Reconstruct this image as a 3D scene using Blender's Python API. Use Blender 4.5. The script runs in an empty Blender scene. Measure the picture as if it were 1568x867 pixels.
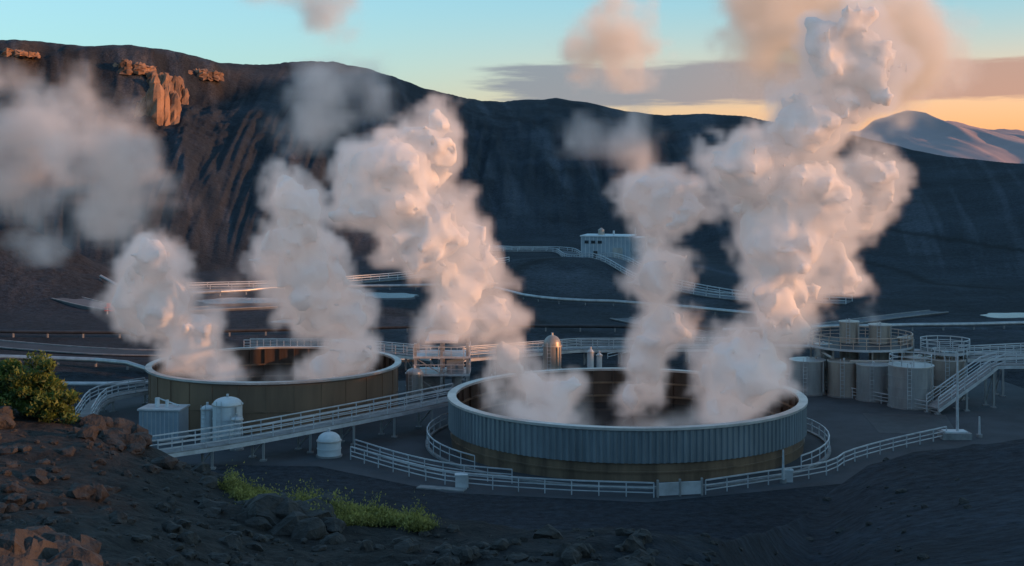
import bpy, bmesh, math, random
import numpy as np
from mathutils import Vector
random.seed(7); rng=np.random.default_rng(7)
scn=bpy.context.scene
EYE=25.0; F=2100.0
def T(p): return (np.asarray(p,dtype=float)-784.0)/F
def at(px,row,d): return ((px-784)/F*d, d, EYE-(row-250)/F*d)

# ---------------------------------------------------------------- noise
_tab=rng.random(65536).astype(np.float32)
def _h(i,j,k): return _tab[(i*1619+j*31337+k*6971)&65535]
def vn(x,y,z=0.0):
    x=np.asarray(x,dtype=np.float32); y=np.asarray(y,dtype=np.float32)+0*x; z=np.asarray(z,dtype=np.float32)+0*x
    i=np.floor(x).astype(np.int64); j=np.floor(y).astype(np.int64); k=np.floor(z).astype(np.int64)
    fx=x-i; fy=y-j; fz=z-k
    fx=fx*fx*(3-2*fx); fy=fy*fy*(3-2*fy); fz=fz*fz*(3-2*fz)
    def L(a,b,t): return a+(b-a)*t
    r=L(L(L(_h(i,j,k),_h(i+1,j,k),fx),L(_h(i,j+1,k),_h(i+1,j+1,k),fx),fy),
        L(L(_h(i,j,k+1),_h(i+1,j,k+1),fx),L(_h(i,j+1,k+1),_h(i+1,j+1,k+1),fx),fy),fz)
    return r*2-1
def fbm(x,y,z=0.0,o=4):
    s=0;a=1;t=0
    for q in range(o):
        s=s+a*vn(x+q*17.3,y+q*9.1,z+q*5.7); t+=a; a*=.5; x=x*2.03;y=y*2.03;z=np.asarray(z)*2.03
    return s/t
def sst(a,b,x):
    t=np.clip((x-a)/(b-a),0,1); return t*t*(3-2*t)

# ---------------------------------------------------------------- terrain height
nA=T([-1500,-400,0,130,240,340,400,520,660,800,1000,1100,1150,1200,1240,1270,1330,1400,1568,2000,3500])
nS=(np.array([520,560,610,637,682,727,755,777,799,806,826,828,824,808,782,752,712,692,671,640,600])-250)/F
nD=np.array([60,60,60,57,55,52,50,48,46,44,42,46,56,70,80,86,88,88,86,84,80.])
cA=T([-3000,-1500,-400,0,40,130,200,280,340,400,450,510,560,600,650,700,740,790,850,900,960,1020,1080,1140,1180,1250,1300,1350,1400,1450,1568,2000,2600,3400,4200,9000])
cD=np.array([300,400,520,560,565,575,585,600,615,630,640,650,665,680,700,720,735,750,755,755,750,740,720,700,685,640,600,570,540,520,480,370,280,200,150.,70])
cR=np.array([-60,0,50,63,62,74,71,83,99,100,95,95,106,118,136,148,156,155,152,158,172,177,175,178,185,190,204,216,230,239,250,0,0,0,0.,0])
cZ=EYE+(250-cR)/F*cD
cZ[-5:]=[33,42,43,43,43]  # unseen ridge right of frame, heights shaped so its shadow covers the plant
bA=T([-3000,-400,0,215,330,500,640,780,900,1000,1140,1300,1568,2000,2600,3400,4200,9000])
bD=np.array([180,240,285,285,315,340,390,425,430,400,340,300,270,230,190,130,100.,50])
def smax(a,b,k):
    h=np.clip(.5+.5*(a-b)/k,0,1); return b+(a-b)*h+k*h*(1-h)
def Z(x,y):
    x=np.asarray(x,dtype=float); y=np.asarray(y,dtype=float)+0*x
    ys=np.maximum(y,1.0); t=x/ys
    far=sst(170,230,y)
    base=far*(1.1*fbm(x/30,y/30,3.1)+0.3*fbm(x/6,y/6,1.7))
    base=base+4.2*np.exp(-(((x-12)/26)**2+((y-298)/34)**2))
    base=base+3.0*np.exp(-(((x+45)/22)**2+((y-250)/20)**2))*0.4
    base=base+142*np.exp(-((x-450)/105)**4-((y-540)/290)**4)  # unseen hill added beyond the right edge to shade the crater wall
    Bd=np.interp(t,bA,bD); Dd=np.interp(t,cA,cD); Zc=np.interp(t,cA,cZ)
    wob=14*fbm(x/60,y/60,8.0,3)
    f=np.clip((y-Bd+wob*0.5)/(Dd-Bd),0,1)
    left=sst(T(430),T(300),t)
    prof=f**1.35
    cl=0.76*f**1.15+0.24*sst(.80,.93,f+.035*fbm(t*40,f*3,4.4,3))
    prof=prof*(1-left)+cl*left
    sk=t+.05*f*np.sin(t*9)
    g=1-np.abs(fbm(sk*16+f*.6,f*.9,5.5,4))*2
    g2=1-np.abs(fbm(sk*60-f*1.0,f*1.6,9.5,4))*2
    g3=1-np.abs(fbm(sk*170-f*2.0,f*3.,19.5,3))*2
    env=np.clip(f*(1.02-f)*4,0,1)
    rough=1.0-0.80*sst(T(900),T(1250),t)
    ridge=Zc*prof+env*(7.0*(g-.3)+3.0*(g2-.3)+1.2*(g3-.3))*rough
    crag=left*sst(.35,.7,f)
    ridge=ridge+env*crag*(3.6*(1-2*np.abs(fbm(x/14,y/14,2.2,5)))+1.2*fbm(x/4,y/4,7.2,3))+f*0.6*fbm(x/8,y/8,6.2,3)*rough
    back=np.maximum(y-Dd,0)
    ridge=np.where(y>Dd, np.maximum(ridge-.30*back,0),ridge)
    ridge=np.where(f>0,ridge,0)
    sz=np.interp(t,T([-1500,-400,0,100,215,260]),[60,30,15.0,8.2,0.6,0])
    u=np.where(y<268,sst(214,268,y),1-0.6*sst(268,330,y))
    spur=sz*u*(1+.22*fbm(x/10,y/10,3,5)+.08*fbm(x/2.5,y/2.5,13,3))
    z=smax(smax(base,ridge,2.0),spur,.5*far+.01)
    z=z*np.where((y>160)|(t>1.0),1,0)+0*y
    s=np.interp(t,nA,nS); dc=np.interp(t,nA,nD)
    k=s+.20*(1-np.minimum(ys,dc)/dc)
    zn=EYE-k*np.minimum(ys,dc)-3*np.exp(-(ys/10)**2)
    over=np.maximum(ys-dc,0)
    zn=zn-over*over/(over+5)*.62
    inn=sst(-3,1,zn)
    lft=1-.5*sst(T(700),T(1300),t)
    zn=zn+inn*lft*(.42*fbm(x/4.5,y/4.5,1,3)+.24*fbm(x/1.1,y/1.1,2,4)*sst(80,40,y))-.15
    z=np.where(zn>0.0,smax(z,zn,.6),z)
    return z
def zat(x,y): return float(Z(np.array([x]),np.array([y]))[0])
def onslope(px,row,d0=150):
    d=np.linspace(d0,900,3000); t=(px-784)/F; zz=Z(t*d,d); r=EYE-(row-250)/F*d
    i=int(np.argmax(zz>=r)); return (t*d[i],d[i])

# ---------------------------------------------------------------- materials
def new_mat(name):
    m=bpy.data.materials.new(name); m.use_nodes=True; nt=m.node_tree
    return m,nt,nt.nodes['Principled BSDF']
def mat(name,col,rough=.6,metal=0.0,var=.25,scale=.6,stretch=(1,1,1),bump=0.0,bscale=8,dirt=None):
    m,nt,b=new_mat(name); N=nt.nodes; L=nt.links
    b.inputs['Roughness'].default_value=rough; b.inputs['Metallic'].default_value=metal
    tc=N.new('ShaderNodeTexCoord'); mp=N.new('ShaderNodeMapping'); mp.inputs['Scale'].default_value=stretch
    L.new(tc.outputs['Object'],mp.inputs['Vector'])
    n=N.new('ShaderNodeTexNoise'); n.inputs['Scale'].default_value=scale; n.inputs['Detail'].default_value=5; n.inputs['Roughness'].default_value=.65
    L.new(mp.outputs['Vector'],n.inputs['Vector'])
    r=N.new('ShaderNodeValToRGB')
    lo=[c*(1-var) for c in col] if dirt is None else dirt
    hi=[min(1,c*(1+var)) for c in col]
    r.color_ramp.elements[0].position=.32; r.color_ramp.elements[0].color=(*lo,1)
    r.color_ramp.elements[1].position=.62; r.color_ramp.elements[1].color=(*hi,1)
    L.new(n.outputs['Fac'],r.inputs['Fac']); L.new(r.outputs['Color'],b.inputs['Base Color'])
    if bump>0:
        n2=N.new('ShaderNodeTexNoise'); n2.inputs['Scale'].default_value=bscale; n2.inputs['Detail'].default_value=4
        L.new(tc.outputs['Object'],n2.inputs['Vector'])
        bp=N.new('ShaderNodeBump'); bp.inputs['Strength'].default_value=bump; bp.inputs['Distance'].default_value=.3
        L.new(n2.outputs['Fac'],bp.inputs['Height']); L.new(bp.outputs['Normal'],b.inputs['Normal'])
    return m
M={}
M['galv']=mat('galvanised_steel',(.46,.48,.51),.45,.3,.2,.8)
M['white']=mat('white_paint',(.50,.53,.56),.45,0,.12,.7)
M['conc']=mat('concrete',(.20,.20,.205),.85,0,.25,1.2,bump=.2)
M['dark']=mat('dark_steel',(.04,.04,.045),.6,.3,.3,1)
M['cladb']=mat('blue_grey_cladding',(.21,.245,.275),.42,.45,.22,.35,(1,1,.25))
M['rust']=mat('weathered_brown_steel',(.20,.135,.09),.45,.4,.3,.5,(1,1,.2),dirt=(.08,.055,.042))
M['rust2']=mat('brown_stained_steel',(.235,.155,.105),.42,.4,.15,.35,(1,1,.15),dirt=(.165,.11,.078))
M['inner']=mat('stained_inner_lining',(.06,.038,.028),.5,.2,.5,.5,(1,1,.15))
M['rim']=mat('rim_flange',(.46,.44,.43),.4,.3,.2,.6)
M['water']=mat('dark_process_water',(.02,.022,.026),.12,0,.4,.3)
M['steel']=mat('brushed_tank_steel',(.36,.36,.365),.38,.5,.2,.8,(1,1,.2))
M['tan']=mat('tan_tank_steel',(.34,.30,.27),.42,.45,.2,.8,(1,1,.2))
M['asph']=mat('asphalt',(.030,.035,.044),.85,0,.35,.25,bump=.2)
M['road']=mat('gravel_road',(.085,.092,.105),.9,0,.2,.3,bump=.2)
M['red']=mat('red_paint',(.5,.05,.03),.5,0,.15,1)
M['orange']=mat('primer_steel',(.42,.30,.24),.5,0,.15,1)
M['blueb']=mat('pale_blue_panel',(.25,.31,.37),.5,.1,.12,.5)
M['glass']=mat('window_glass',(.03,.04,.05),.1,0,.1,1)
M['rock']=mat('basalt_rock',(.030,.0265,.025),.9,0,.5,1.6,bump=.8,bscale=3)
M['ochre']=mat('ochre_cliff_rock',(.22,.125,.08),.9,0,.4,.12,(1,1,.5),bump=.9,bscale=.5,dirt=(.06,.038,.03))
M['farm']=mat('hazed_mountain_rock',(.34,.25,.25),1,0,.1,.002)  # distance haze is painted into this pale pink base colour
M['bark']=mat('bark',(.08,.06,.045),.9,0,.3,3)
M['silica']=mat('pale_silica_water',(.13,.155,.18),.25,0,.35,.12)
def leafmat(name,a,b_):
    m,nt,b=new_mat(name);N=nt.nodes;L=nt.links
    at_=N.new('ShaderNodeAttribute'); at_.attribute_name='tone'
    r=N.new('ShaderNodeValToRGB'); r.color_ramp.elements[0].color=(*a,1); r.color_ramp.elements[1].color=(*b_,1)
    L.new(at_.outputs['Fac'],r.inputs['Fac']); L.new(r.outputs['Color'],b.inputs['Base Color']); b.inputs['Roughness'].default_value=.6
    tr=N.new('ShaderNodeBsdfTranslucent'); L.new(r.outputs['Color'],tr.inputs['Color'])
    mx=N.new('ShaderNodeMixShader'); mx.inputs[0].default_value=.4
    L.new(b.outputs[0],mx.inputs[1]);L.new(tr.outputs[0],mx.inputs[2]);L.new(mx.outputs[0],N['Material Output'].inputs['Surface'])
    return m
M['leaf']=leafmat('bush_leaf',(.035,.06,.015),(.16,.21,.04))
M['gorse']=leafmat('yellow_green_leaf',(.085,.085,.022),(.38,.34,.09))

def terrain_mat():
    m,nt,b=new_mat('volcanic_ground');N=nt.nodes;L=nt.links
    a=N.new('ShaderNodeAttribute'); a.attribute_name='Col'
    tc=N.new('ShaderNodeTexCoord')
    def noise(s,d,ro=.6):
        n=N.new('ShaderNodeTexNoise'); n.inputs['Scale'].default_value=s;n.inputs['Detail'].default_value=d;n.inputs['Roughness'].default_value=ro
        L.new(tc.outputs['Object'],n.inputs['Vector']); return n
    n1=noise(.05,5,.65); n2=noise(1.3,5,.7)
    mr=N.new('ShaderNodeMapRange'); mr.inputs[1].default_value=.3;mr.inputs[2].default_value=.7;mr.inputs[3].default_value=.55;mr.inputs[4].default_value=1.45
    L.new(n1.outputs['Fac'],mr.inputs[0])
    mr2=N.new('ShaderNodeMapRange'); mr2.inputs[1].default_value=.3;mr2.inputs[2].default_value=.72;mr2.inputs[3].default_value=.35;mr2.inputs[4].default_value=1.9
    L.new(n2.outputs['Fac'],mr2.inputs[0])
    mu=N.new('ShaderNodeMath');mu.operation='MULTIPLY';L.new(mr.outputs[0],mu.inputs[0]);L.new(mr2.outputs[0],mu.inputs[1])
    vm=N.new('ShaderNodeVectorMath');vm.operation='SCALE';L.new(a.outputs['Color'],vm.inputs[0]);L.new(mu.outputs[0],vm.inputs['Scale'])
    L.new(vm.outputs[0],b.inputs['Base Color']); b.inputs['Roughness'].default_value=.95
    b.inputs['Specular IOR Level'].default_value=.25
    n3=noise(2.4,5,.8); n4=noise(.22,5,.75)
    ad=N.new('ShaderNodeMath');ad.operation='MULTIPLY_ADD';L.new(n4.outputs['Fac'],ad.inputs[0]);ad.inputs[1].default_value=4.5;L.new(n3.outputs['Fac'],ad.inputs[2])
    bp=N.new('ShaderNodeBump');bp.inputs['Strength'].default_value=.8;bp.inputs['Distance'].default_value=.32
    L.new(ad.outputs[0],bp.inputs['Height']);L.new(bp.outputs['Normal'],b.inputs['Normal'])
    return m
M['terrain']=terrain_mat()

# ---------------------------------------------------------------- mesh builder
class MB:
    def __init__(s): s.v=[];s.f=[];s.m=[];s.mats=[];s.sm=[]
    def mi(s,k):
        if k not in s.mats: s.mats.append(k)
        return s.mats.index(k)
    def add(s,vs,fs,k,sm=False):
        o=len(s.v); s.v+= [tuple(p) for p in vs]; i=s.mi(k)
        for f in fs: s.f.append(tuple(o+q for q in f)); s.m.append(i); s.sm.append(sm)
    def box(s,c,d,k,rz=0):
        x,y,z=c;a,b,h=d[0]/2,d[1]/2,d[2]/2;cs,sn=math.cos(rz),math.sin(rz)
        vs=[(x+cs*i*a-sn*j*b,y+sn*i*a+cs*j*b,z+l*h) for l in(-1,1) for (i,j) in((-1,-1),(1,-1),(1,1),(-1,1))]
        s.add(vs,[(3,2,1,0),(4,5,6,7),(0,1,5,4),(1,2,6,5),(2,3,7,6),(3,0,4,7)],k)
    def beam(s,p,q,w,k,h=None):
        h=h or w; p=Vector(p);q=Vector(q);d=(q-p)
        if d.length<1e-5:return
        d.normalize(); up=Vector((0,0,1)) if abs(d.z)<.95 else Vector((1,0,0))
        a=d.cross(up).normalized()*w/2; b=a.cross(d).normalized()*h/2
        vs=[r+i*a+j*b for r in(p,q) for(i,j) in((-1,-1),(1,-1),(1,1),(-1,1))]
        s.add(vs,[(3,2,1,0),(4,5,6,7),(0,1,5,4),(1,2,6,5),(2,3,7,6),(3,0,4,7)],k)
    def tube(s,p,q,r,k,n=10,r2=None):
        r2=r if r2 is None else r2
        p=Vector(p);q=Vector(q);d=(q-p).normalized(); up=Vector((0,0,1)) if abs(d.z)<.95 else Vector((1,0,0))
        a=d.cross(up).normalized(); b=a.cross(d)
        vs=[]
        for c,rr in((p,r),(q,r2)):
            for i in range(n):
                t=2*math.pi*i/n; vs.append(c+(a*math.cos(t)+b*math.sin(t))*rr)
        s.add(vs,[(i,(i+1)%n,n+(i+1)%n,n+i) for i in range(n)],k,True)
        s.add([vs[i] for i in range(n)],[tuple(range(n))],k); s.add([vs[n+i] for i in range(n)],[tuple(range(n))],k)
    def lathe(s,c,prof,n=32,mod=None,smooth=True):
        cx,cy,cz=c
        for q in range(len(prof)-1):
            (r0,z0,k),(r1,z1,_)=prof[q],prof[q+1]; vs=[]
            for rr,zz in((r0,z0),(r1,z1)):
                for i in range(n):
                    t=2*math.pi*i/n; e=(mod(i) if (mod and k.startswith('~')) else 0)
                    vs.append((cx+(rr+e)*math.cos(t),cy+(rr+e)*math.sin(t),cz+zz))
            s.add(vs,[(i,(i+1)%n,n+(i+1)%n,n+i) for i in range(n)],k.strip('~'),smooth and not k.startswith('~'))
    def make(s,name,parent=None):
        me=bpy.data.meshes.new(name); me.from_pydata(s.v,[],s.f)
        for k in s.mats: me.materials.append(M[k])
        me.polygons.foreach_set('material_index',s.m); me.polygons.foreach_set('use_smooth',s.sm)
        me.update(); o=bpy.data.objects.new(name,me); scn.collection.objects.link(o)
        if parent: o.parent=parent
        return o
def catmull(P,n=6):
    P=[np.array(p,float) for p in P]; Q=[2*P[0]-P[1]]+P+[2*P[-1]-P[-2]]; out=[]
    for i in range(1,len(Q)-2):
        for j in range(n):
            t=j/n;a,b,c,d=Q[i-1],Q[i],Q[i+1],Q[i+2]
            out.append(.5*((2*b)+(-a+c)*t+(2*a-5*b+4*c-d)*t*t+(-a+3*b-3*c+d)*t**3))
    out.append(P[-1]); return out
def resample(P,step):
    P=[np.array(p,float) for p in P]; L=[0]
    for a,b in zip(P,P[1:]): L.append(L[-1]+np.linalg.norm(b-a))
    n=max(1,round(L[-1]/step)); s=np.linspace(0,L[-1],n+1); A=np.array(P)
    return np.stack([np.interp(s,L,A[:,i]) for i in range(3)],1)
def rail_into(mb,P,h=1.1,rails=(1.1,.72,.36),step=2.0,th=.08,k='galv'):
    R=resample(P,step)
    for p in R: mb.beam(p,p+np.array([0,0,h]),th,k)
    for a,b in zip(R,R[1:]):
        for z in rails: mb.beam(a+np.array([0,0,z]),b+np.array([0,0,z]),th*(1.15 if z==rails[0] else .8),k)
def railing(name,P,**kw):
    mb=MB(); rail_into(mb,P,**kw); return mb.make(name)
def offset(P,w):
    P=np.array(P,float); d=np.gradient(P,axis=0); n=np.stack([-d[:,1],d[:,0],0*d[:,0]],1); n/=np.linalg.norm(n,axis=1)[:,None]+1e-9
    return P+n*w
def walkway(name,P,w=1.8,legs=4.5,k='galv',gz=0.0,deckk='conc'):
    mb=MB(); P=resample(P,1.5); A=offset(P,w/2);B=offset(P,-w/2)
    for i in range(len(P)-1):
        vs=[]
        for q in(i,i+1):
            for S,dz in((A,0),(B,0),(B,-.12),(A,-.12)): vs.append(S[q]+np.array([0,0,dz]))
        mb.add(vs,[(0,1,5,4),(1,2,6,5),(2,3,7,6),(3,0,4,7)],deckk)
        for S in(A,B): mb.beam(S[i]+[0,0,-.26],S[i+1]+[0,0,-.26],.16,k,.3)
    rail_into(mb,A,th=.085);rail_into(mb,B,th=.085)
    L=resample(P,legs); LA=offset(L,w/2-.1);LB=offset(L,-w/2+.1)
    for i,(a,b) in enumerate(zip(LA,LB)):
        if a[2]-gz<.6: continue
        a0=np.array([a[0],a[1],gz]);b0=np.array([b[0],b[1],gz])
        mb.beam(a0,a-[0,0,.3],.2,'steel');mb.beam(b0,b-[0,0,.3],.2,'steel')
        mb.beam(a0+[0,0,.3],b-[0,0,.4],.09,'steel')
        mb.box((a[0],a[1],gz+.06),(.55,.55,.12),'conc');mb.box((b[0],b[1],gz+.06),(.55,.55,.12),'conc')
    return mb.make(name)
def ribbon(name,P,w,k,lift=.12,kerb=None):
    P=resample(P,2.5); mb=MB(); n=5
    offs=[offset(P,w*(j/(n-1)-.5)) for j in range(n)]
    for O in offs:
        zz=Z(O[:,0],O[:,1]); O[:,2]=zz
    zm=np.max([O[:,2] for O in offs],0)
    ker=np.ones(7)/7; zs=np.convolve(np.pad(zm,3,mode='edge'),ker,'valid')+lift
    for O in offs: O[:,2]=zs
    vs=[offs[j][i] for i in range(len(P)) for j in range(n)]
    mb.add(vs,[(i*n+j,i*n+j+1,(i+1)*n+j+1,(i+1)*n+j) for i in range(len(P)-1) for j in range(n-1)],k,True)
    for S in(offs[0],offs[-1]):
        vs=[]
        for p in S: vs+= [p,p-[0,0,.8]]
        mb.add(vs,[(2*i,2*i+1,2*i+3,2*i+2) for i in range(len(S)-1)],k)
        if kerb:
            for a,b in zip(S,S[1:]): mb.beam(a+[0,0,.06],b+[0,0,.06],.3,kerb,.14)
    return mb.make(name),offs[0],offs[-1]

# ---------------------------------------------------------------- terrain sheet
ts=np.concatenate([np.linspace(-1.6,-.46,50,endpoint=False),np.linspace(-.46,.46,620,endpoint=False),np.linspace(.46,2.0,60,endpoint=False),np.linspace(2,4.5,25)])
ys=np.concatenate([np.geomspace(2,15,20,endpoint=False),np.geomspace(15,75,280,endpoint=False),np.geomspace(75,110,50,endpoint=False),
   np.geomspace(110,230,60,endpoint=False),np.geomspace(230,800,340,endpoint=False),np.geomspace(800,12000,40)])
TT,YY=np.meshgrid(ts,ys); XX=TT*YY; ZZ=Z(XX,YY)
nr,nc=XX.shape
me=bpy.data.meshes.new('volcanic_terrain')
me.vertices.add(nr*nc); me.vertices.foreach_set('co',np.stack([XX,YY,ZZ],-1).astype(np.float32).ravel())
ii=(np.arange(nr-1)[:,None]*nc+np.arange(nc-1)[None,:]).ravel()
q=np.stack([ii,ii+1,ii+nc+1,ii+nc],1).astype(np.int32)
me.loops.add(q.size); me.loops.foreach_set('vertex_index',q.ravel())
me.polygons.add(len(q)); me.polygons.foreach_set('loop_start',np.arange(0,q.size,4,dtype=np.int32))
try: me.polygons.foreach_set('loop_total',np.full(len(q),4,dtype=np.int32))
except Exception: pass
me.polygons.foreach_set('use_smooth',np.ones(len(q),bool))
me.update(calc_edges=True); me.validate()
blue=np.array([.0185,.0235,.032]); brown=np.array([.024,.0205,.019]); ash=np.array([.070,.077,.095]); red=np.array([.042,.034,.031])
lw=sst(T(1250),T(500),TT)*np.where(YY<80,1,0)
C=blue[None,None]*(1+.25*fbm(XX/25,YY/25,1.)[...,None])
C=C*(1-lw[...,None])+brown*lw[...,None]
Bd=np.interp(TT,bA,bD);Dd=np.interp(TT,cA,cD);ff=np.clip((YY-Bd)/(Dd-Bd),0,1)
leftw=sst(T(560),T(200),TT)*(ff>0)
C=C*(1-.2*leftw[...,None])+brown*.6*.2*leftw[...,None]
cm=sst(T(420),T(300),TT)*sst(.78,.88,ff)*sst(-.15,.4,fbm(TT*60,ff*12,3.))*(YY<Dd+5)
C=C*(1-cm[...,None])+red*cm[...,None]
st=sst(.10,.5,fbm(TT*50+ff*3,ff*1.6,12.,4))*np.exp(-((TT-T(800))/.075)**2)*sst(.02,.2,ff)*sst(.80,.35,ff)
C=C*(1-st[...,None]*.6)+ash*st[...,None]*.6
st2=sst(.05,.45,fbm(TT*120+ff*5,ff*2.2,32.,4))*sst(.02,.2,ff)*.4
C=C*(1-st2[...,None])+ash*st2[...,None]
pale=sst(.1,.5,fbm(XX/14,YY/30,22.,4))*(YY>190)*(ff<=0)
C=C*(1-pale[...,None]*.3)+ash*pale[...,None]*.3
def track(pts,w,mul):
    global C
    P=[(*onslope(*p),0) for p in pts]; P=resample(catmull(P,6),6)
    dm=np.full(XX.shape,1e9)
    for a,b in zip(P,P[1:]):
        ax_,ay_=a[:2]; dx,dy=b[0]-ax_,b[1]-ay_; l2=dx*dx+dy*dy+1e-9
        h=np.clip(((XX-ax_)*dx+(YY-ay_)*dy)/l2,0,1); dm=np.minimum(dm,(XX-ax_-h*dx)**2+(YY-ay_-h*dy)**2)
    k=np.exp(-dm/(w*w))[...,None]; C=C*(1-k)+C*mul*k
track([(1300,338),(1400,358),(1480,370),(1640,392)],2.2,.3)
track([(1290,395),(1380,415),(1440,436),(1530,442)],1.6,.4)
track([(1010,395),(1100,415),(1200,440),(1330,455)],2.0,1.9)
track([(780,430),(800,408),(850,396)],1.8,.35)
track([(770,468),(840,500),(950,518)],1.5,.4)
track([(560,470),(640,485),(760,470),(790,440)],1.5,.45)
track([(1060,480),(1200,500),(1400,498),(1600,510)],1.5,2.0)
col=np.concatenate([C,np.ones((nr,nc,1))],-1).astype(np.float32)
ca=me.attributes.new('Col','FLOAT_COLOR','POINT'); ca.data.foreach_set('color',col.ravel())
me.materials.append(M['terrain']); scn.collection.objects.link(bpy.data.objects.new('volcanic_terrain',me))

def mountain(name,D,pts,depth):
    xs=np.linspace(pts[0][0],pts[-1][0],160); hz=np.interp(xs,[p[0] for p in pts],[p[1] for p in pts])
    V=[];n=14
    for j in range(n):
        f=j/(n-1)
        X=(xs-784)/F*D; zz=(EYE+(250-hz)/F*D)*(1-f)**1.1-10
        y=D-depth*f+0*X
        zz=zz+ (D*.0045)*fbm(X/(D*.018),y/(D*.04),D*.01,5)*(1-f*.5)+(D*.004)*(1-np.abs(fbm(X/(D*.02)+f,f*1.2,3.,3))*2)*math.sin(f*3.1)
        V.append(np.stack([X,y,zz],1))
    m=len(xs); mb=MB(); mb.add(np.concatenate(V),[(j*m+i,j*m+i+1,(j+1)*m+i+1,(j+1)*m+i) for j in range(n-1) for i in range(m-1)],'farm',True)
    return mb.make(name)
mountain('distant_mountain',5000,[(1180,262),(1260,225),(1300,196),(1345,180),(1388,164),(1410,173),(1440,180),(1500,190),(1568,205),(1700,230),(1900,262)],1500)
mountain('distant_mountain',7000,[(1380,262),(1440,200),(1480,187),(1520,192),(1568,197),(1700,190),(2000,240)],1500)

def shade_hill():  # unseen hill added right of frame to keep low sun off foreground and plant
    xs=np.linspace(185,400,70); ys_=np.linspace(-260,150,120); X,Y=np.meshgrid(xs,ys_)
    H=np.interp(Y,[-260,-40,20,60,150],[62,56,50,42,40])
    prof=sst(185,255,X)*sst(400,300,X)
    Zh=H*prof*(1+.05*fbm(X/18,Y/18,4.,4))-.3
    V=np.stack([X,Y,Zh],-1).reshape(-1,3); m=len(xs); n=len(ys_)
    mb=MB(); mb.add(V,[(j*m+i,j*m+i+1,(j+1)*m+i+1,(j+1)*m+i) for j in range(n-1) for i in range(m-1)],'rock',True); mb.make('offscreen_shade_hill')
shade_hill()
def cliff(name,cx,cy,z0,w,h,n,seed):
    r=random.Random(seed); mb=MB()
    for i in range(n):
        f=i/(n-1)-.5; x=cx+f*w+r.uniform(-.5,.5); y=cy+r.uniform(-3,3)+abs(f)*6; rr=w/n*r.uniform(.9,1.7); hh=h*(1-abs(f)*.6)*r.uniform(.75,1.05)
        N=9;rows=9;vs=[]
        for j in range(rows):
            g=j/(rows-1)
            for q in range(N):
                a=q/N*6.283; e=rr*(1.15-.35*g)*(1+.28*r.uniform(-1,1))
                if j==rows-1: e*=.55
                vs.append((x+e*math.cos(a),y+e*math.sin(a),z0-h*.25+g*hh*1.25+r.uniform(-.5,.5)))
        fs=[(j*N+q,j*N+(q+1)%N,(j+1)*N+(q+1)%N,(j+1)*N+q) for j in range(rows-1) for q in range(N)]+[tuple((rows-1)*N+q for q in range(N))]
        mb.add(vs,fs,'ochre')
    return mb.make(name)
for (px,row,w,h,n,s) in [(238,185,13,17,9,1),(256,158,12,15,8,2),(240,132,14,8,8,7),(195,108,16,5,10,3),(305,118,14,4,9,4),(22,84,14,2.5,9,5)]:
    x,y=onslope(px,row,380); cliff('cliff_outcrop',x,y,zat(x,y)-h*.1,w,h,n,s)

# ---------------------------------------------------------------- big open tanks
def open_tank(name,cx,cy,r,h,ribbed):
    e=bpy.data.objects.new(name,None); scn.collection.objects.link(e)
    n=1080 if ribbed else 180; mb=MB()
    if ribbed:
        mod=lambda i:(.12 if (i%6) in(0,1,2) else 0)
        mb.lathe((cx,cy,0),[(r+.05,0,'rust'),(r+.05,1.5,'rim'),(r+.22,1.52,'~cladb'),(r+.22,h-.25,'cladb'),(r+.3,h-.25,'rim'),(r+.42,h-.2,'rim'),(r+.42,h,'rim'),(r-.35,h,'rim'),(r-.35,h-.2,'inner'),(r-.2,h-.2,'inner'),(r-.2,.3,'inner')],n,mod)
        mb.lathe((cx,cy,0),[(r+.16,.72,'rust'),(r+.16,.85,'rust'),(r+.05,.85,'rust')],180)
    else:
        mb.lathe((cx,cy,0),[(r,0,'rust2'),(r,h-.35,'rust2'),(r+.12,h-.3,'rim'),(r+.35,h-.2,'rim'),(r+.35,h,'rim'),(r-.3,h,'rim'),(r-.3,h-.2,'inner'),(r-.15,h-.2,'inner'),(r-.15,.3,'inner')],n)
        for i in range(30):
            t=i/30*6.283; mb.box((cx+(r+.02)*math.cos(t),cy+(r+.02)*math.sin(t),(h-.4)/2),(.07,.08,h-.4),'rust2',t)
        mb.lathe((cx,cy,0),[(r+.05,1.9,'rust'),(r+.05,2.0,'rust'),(r,2.0,'rust')],n)
    mb.make('shell',e)
    mb=MB(); k=48
    for i in range(k):
        t=i/k*6.283; mb.box((cx+(r-.3)*math.cos(t),cy+(r-.3)*math.sin(t),h/2),(.2,.12,h-.5),'inner',t)
    for z in(1.6,2.9): mb.lathe((cx,cy,0),[(r-.22,z-.08,'rust'),(r-.42,z-.08,'rust'),(r-.42,z+.08,'rust'),(r-.22,z+.08,'rust')],180)
    mb.make('inner_stiffeners',e)
    mb=MB(); mb.add([(cx+(r-.1)*math.cos(i/96*6.283),cy+(r-.1)*math.sin(i/96*6.283),.9) for i in range(96)],[tuple(range(96))],'water'); mb.make('water_surface',e)
    return e
TX,TY,TR=10.2,123.0,15.55
open_tank('cooling_basin_tank',TX,TY,TR,4.3,True)
open_tank('cooling_basin_tank',-24.0,139.0,12.4,4.8,False)
mb=MB(); mb.lathe((TX,TY,0),[(TR+1.0,.03,'asph'),(TR+2.1,.03,'conc'),(TR+2.1,.2,'conc'),(TR+2.4,.2,'conc'),(TR+2.4,0,'conc')],160); mb.make('ring_kerb_wall')
for a0,a1 in((150,222),(318,395)):
    ring=[(TX+(TR+2.25)*math.cos(a),TY+(TR+2.25)*math.sin(a),.2) for a in np.linspace(math.radians(a0),math.radians(a1),40)]
    railing('ring_railing',ring,h=1.1,rails=(1.1,.6),step=1.8)

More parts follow.
